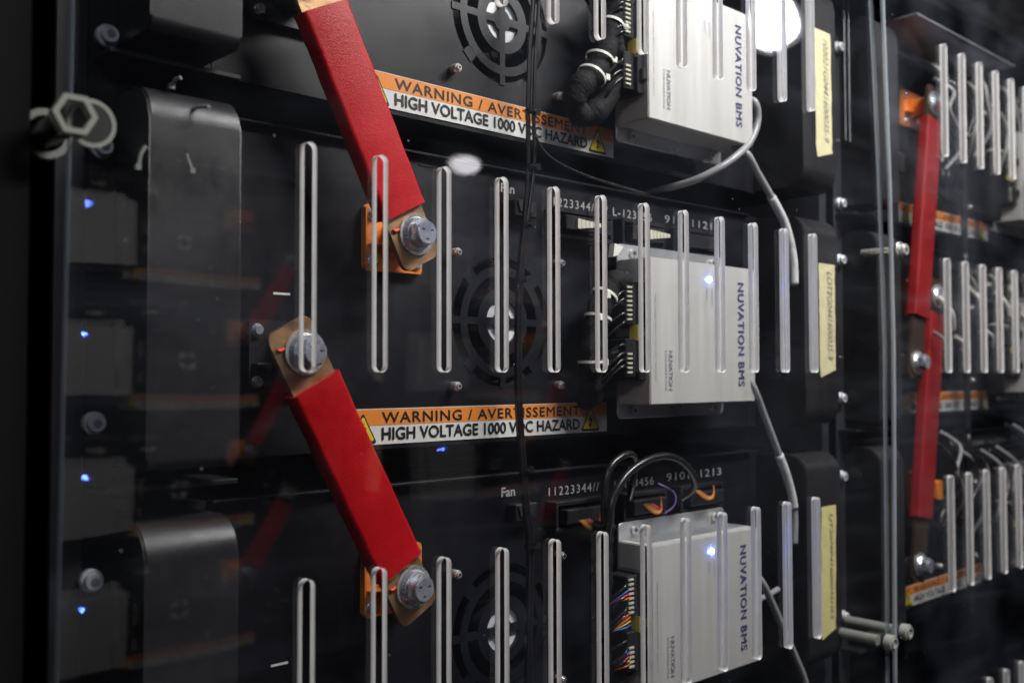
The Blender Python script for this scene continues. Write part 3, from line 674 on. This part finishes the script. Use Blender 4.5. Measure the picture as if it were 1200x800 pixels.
# the farther rack's looms, with pale loose tubes added to imitate glare streaks
for k, (lab, z) in enumerate((('tangle of clear and grey cables in the top row of the farther rack', PITCH), ('harness with short pale tubes standing in for glare, middle row of the farther rack', 0), ('tangle of black and grey cables in the bottom row of the farther rack', -PITCH))):
    t = thing('cable_tangle', lab, 'cable', (DX, 0, z)); rnd = random.Random(k+3)
    for i in range(13 if k != 1 else 0):
        x = .42+i*.032+rnd.uniform(-.01, .01); zt = .16+rnd.uniform(-.02, .02); bm = bmesh.new()
        tube(bm, [(x, .08, zt), (x+.015, .06, zt-.02), (x+rnd.uniform(-.01, .04), .055, zt-.05), (x+rnd.uniform(.0, .05), .06, zt-.085), (x+.03, .08, zt-.12)], .0026, 8)
        obj('cable', bm, M[(('nylon', 'tie', 'greycable') if k == 1 else ('nylon', 'greycable', 'cable'))[i % 3] if k < 2 else ('cable', 'greycable')[i % 2]], t)
    for i in range(22 if k == 1 else 0):
        x = .40+i*.021+rnd.uniform(-.008, .008); z0 = .045+rnd.uniform(-.02, .085); a = rnd.uniform(.008, .034); bm = bmesh.new(); r_ = rnd.uniform(.0018, .0036)
        tube(bm, [(x, .060, z0+a), (x+.3*a+.004, .050, z0+.4*a), (x+.9*a, .054, z0-.3*a)], r_, 8)
        obj('cable', bm, M[('nylon', 'tie', 'cable', 'tie')[i % 4]], t)  # short pale tubes imitating bright glints of glare
    bm = bmesh.new(); tube(bm, [(.655, .074, .12), (.645, .074, .08), (.635, .076, .03), (.64, .08, -.03)], .012, 12); obj('braided_sleeve', bm, M['braid'], t)
    ring_tie(t, (.642, .075, .068), (-.3, 0, -1), .013)
    bm = bmesh.new(); tube(bm, [(.556, .085, .17), (.556, .085, 0), (.556, .085, -.08)], .005, 8); obj('cable', bm, M['cable'], t)

# ------------------------------------------------------------- door hardware
def y_bolt(bm, x, z, r, y0, y1, n=24): disc(bm, x, z, r, y0, y1, n)
t = thing('hex_standoff', 'hexagonal clear standoff at the upper left edge of the near door sheet', 'standoff', (.1765, 0, .1256))
bm = bmesh.new(); ringp(bm, -.004, .0005, .0108, .0078, -.0075, -.0005, 6); obj('hex_collar', bm, M['nylon'], t)
bm = bmesh.new(); ringp(bm, .006, -.001, .0120, .0100, -.0012, -.0002, 32); obj('washer', bm, M['nylon'], t)
bm = bmesh.new(); disc(bm, .0065, -.001, .0098, -.0009, -.0003, 32); obj('bore_shade', bm, M['dark'], t)  # flat black disc painting the shade inside the bore
bm = bmesh.new(); disc(bm, -.002, 0, .0070, .0058, .060, 24); obj('rod', bm, M['black'], t)
bm = bmesh.new(); ringp(bm, -.002, 0, .013, .0095, .040, .052, 32); obj('spacer_ring', bm, M['nylon'], t)
def clear_bolt(x, z, label, L=.055):
    t = thing('clear_bolt', label, 'bolt', (x, 0, z), 'clear nylon door bolts')
    bm = bmesh.new(); disc(bm, 0, 0, .0085, -.009, -.0004, 24); bevel(bm, .0008, 1); ringp(bm, 0, 0, .0060, .0042, -.0105, -.009, 20); obj('head', bm, M['nylon'], t, shade=40)
    bm = bmesh.new(); disc(bm, 0, 0, .0056, .0085, L, 20); obj('shank', bm, M['nylon'], t, shade=40)
clear_bolt(1.0305, -.2715, 'clear nylon bolt on the seam between the doors, the one farther right', .062)
clear_bolt(.9960, -.2765, 'clear nylon bolt at the lower right corner of the near door', .058)
t = thing('button_screw', 'shiny steel button screw at the left edge of the farther door', 'screw', (1.038, 0, .1337))
bm = bmesh.new(); disc(bm, 0, 0, .0092, -.0022, -.0004, 28); bevel(bm, .0004, 1); obj('washer', bm, M['steel'], t, shade=40)
bm = bmesh.new(); disc(bm, 0, 0, .0066, -.0085, -.0024, 28); bmesh.ops.bevel(bm, geom=bm.edges[:], offset=.0018, segments=3, affect='EDGES', clamp_overlap=True); obj('head', bm, M['steel'], t, shade=60)
bm = bmesh.new(); disc(bm, 0, 0, .0024, -.0088, -.0080, 6); obj('socket', bm, M['ink'], t)
bm = bmesh.new(); disc(bm, -.004, 0, .0040, .0085, .040, 20); obj('spacer', bm, M['steel'], t, shade=40)
# loose pale cable-tie ends behind the door at the upper left
for lab, p, q in (('short pale tie end beside the upper left end cover, topmost', (.2515, .050, .1725), (.2490, .060, .1680)), ('short pale tie end with round head just above the upper left cover', (.2640, .040, .1560), (.2585, .060, .1560)),
                  ('longer curved pale tie end left of the upper left end cover', (.2270, .040, .1270), (.2215, .040, .1120)), ('slanting pale tie end in front of the upper left end cover', (.2460, .030, .1240), (.2500, .030, .1130))):
    bm = bmesh.new(); o0 = Vector(p); m_ = (Vector(q)-o0)
    tube(bm, [(0, 0, 0), m_*.35+Vector((-.0008, 0, .0008)), m_*.75], .0012, 8); e_ = m_*.8; bx(bm, e_.x-.0015, e_.x+.0015, e_.y-.0015, e_.y+.0015, e_.z-.0018, e_.z+.0014)
    o = obj('tie_end', bm, M['nylon'], loc=o0); tag(o, lab, 'cable tie', 'loose cable tie ends')

# ------------------------------------------------------------- across the aisle: the facing racks, seen mirrored in the door sheets
PI = math.pi
for j, xo in enumerate((1.459, 1.459+DX)):
    for z, row in ((PITCH, 'top'), (0, 'middle'), (-PITCH, 'bottom')) + (((-2*PITCH, 'lowest'),) if j == 0 else ()):
        pos = 'nearer' if j == 0 else 'second'
        dup(modB, (xo, -1.33, z-.015), row+' battery module of the '+pos+' facing rack, a faint mirror image', 'facing rack modules', PI)
        dup(boxB, (xo, -1.33, z-.015), row+' controller box of the '+pos+' facing rack, a faint mirror image with blue lights', 'facing rack boxes', PI)
    for z, row in ((PITCH, 'upper'), (0, 'middle'), (-PITCH, 'lower')):
        src = [o for o in bpy.data.objects if o.name == 'busbar'][0]
        dup(src, (xo-.3463, -1.33, .0152+z-.015), row+' red busbar of the '+('nearer' if j == 0 else 'second')+' facing rack, a faint mirror image', 'facing rack busbars', PI)
    q = rack_frame(0, 'black frame of the '+('nearer' if j == 0 else 'second')+' facing rack, a faint mirror image', False, .49); q.location = (xo, -1.33, 0); q.rotation_euler = (0, 0, PI); q['group'] = 'facing rack frames'
# round hall lamps whose reflections show in the near door
def hall_lamp(label, loc, r, aim, m='lamp'):
    t = thing('hall_lamp', label, 'lamp', loc, 'round hall lamps')
    t.rotation_euler = (Vector(aim)-Vector(loc)).to_track_quat('Y', 'Z').to_euler()
    bm = bmesh.new(); disc(bm, 0, 0, r, .02, .03, 40); obj('diffuser', bm, M[m], t)
    bm = bmesh.new(); ringp(bm, 0, 0, r*1.16, r*1.001, .018, .024, 40); obj('reflector_rim', bm, M['lamp_rim'], t)
    bm = bmesh.new(); ringp(bm, 0, 0, r*1.2, r*1.162, -.05, .022, 40); disc(bm, 0, 0, r*1.04, -.06, -.051, 40); obj('housing', bm, M['housing'], t)
hall_lamp('large bright round lamp mirrored at the top right of the near door', (4.007, -2.007, 1.631), .118, (.9, 0, .2))
hall_lamp('smaller round lamp mirrored above the middle row of slots', (3.163, -3.222, 1.067), .066, (2.60, -2.55, -.55), 'lamp_soft')
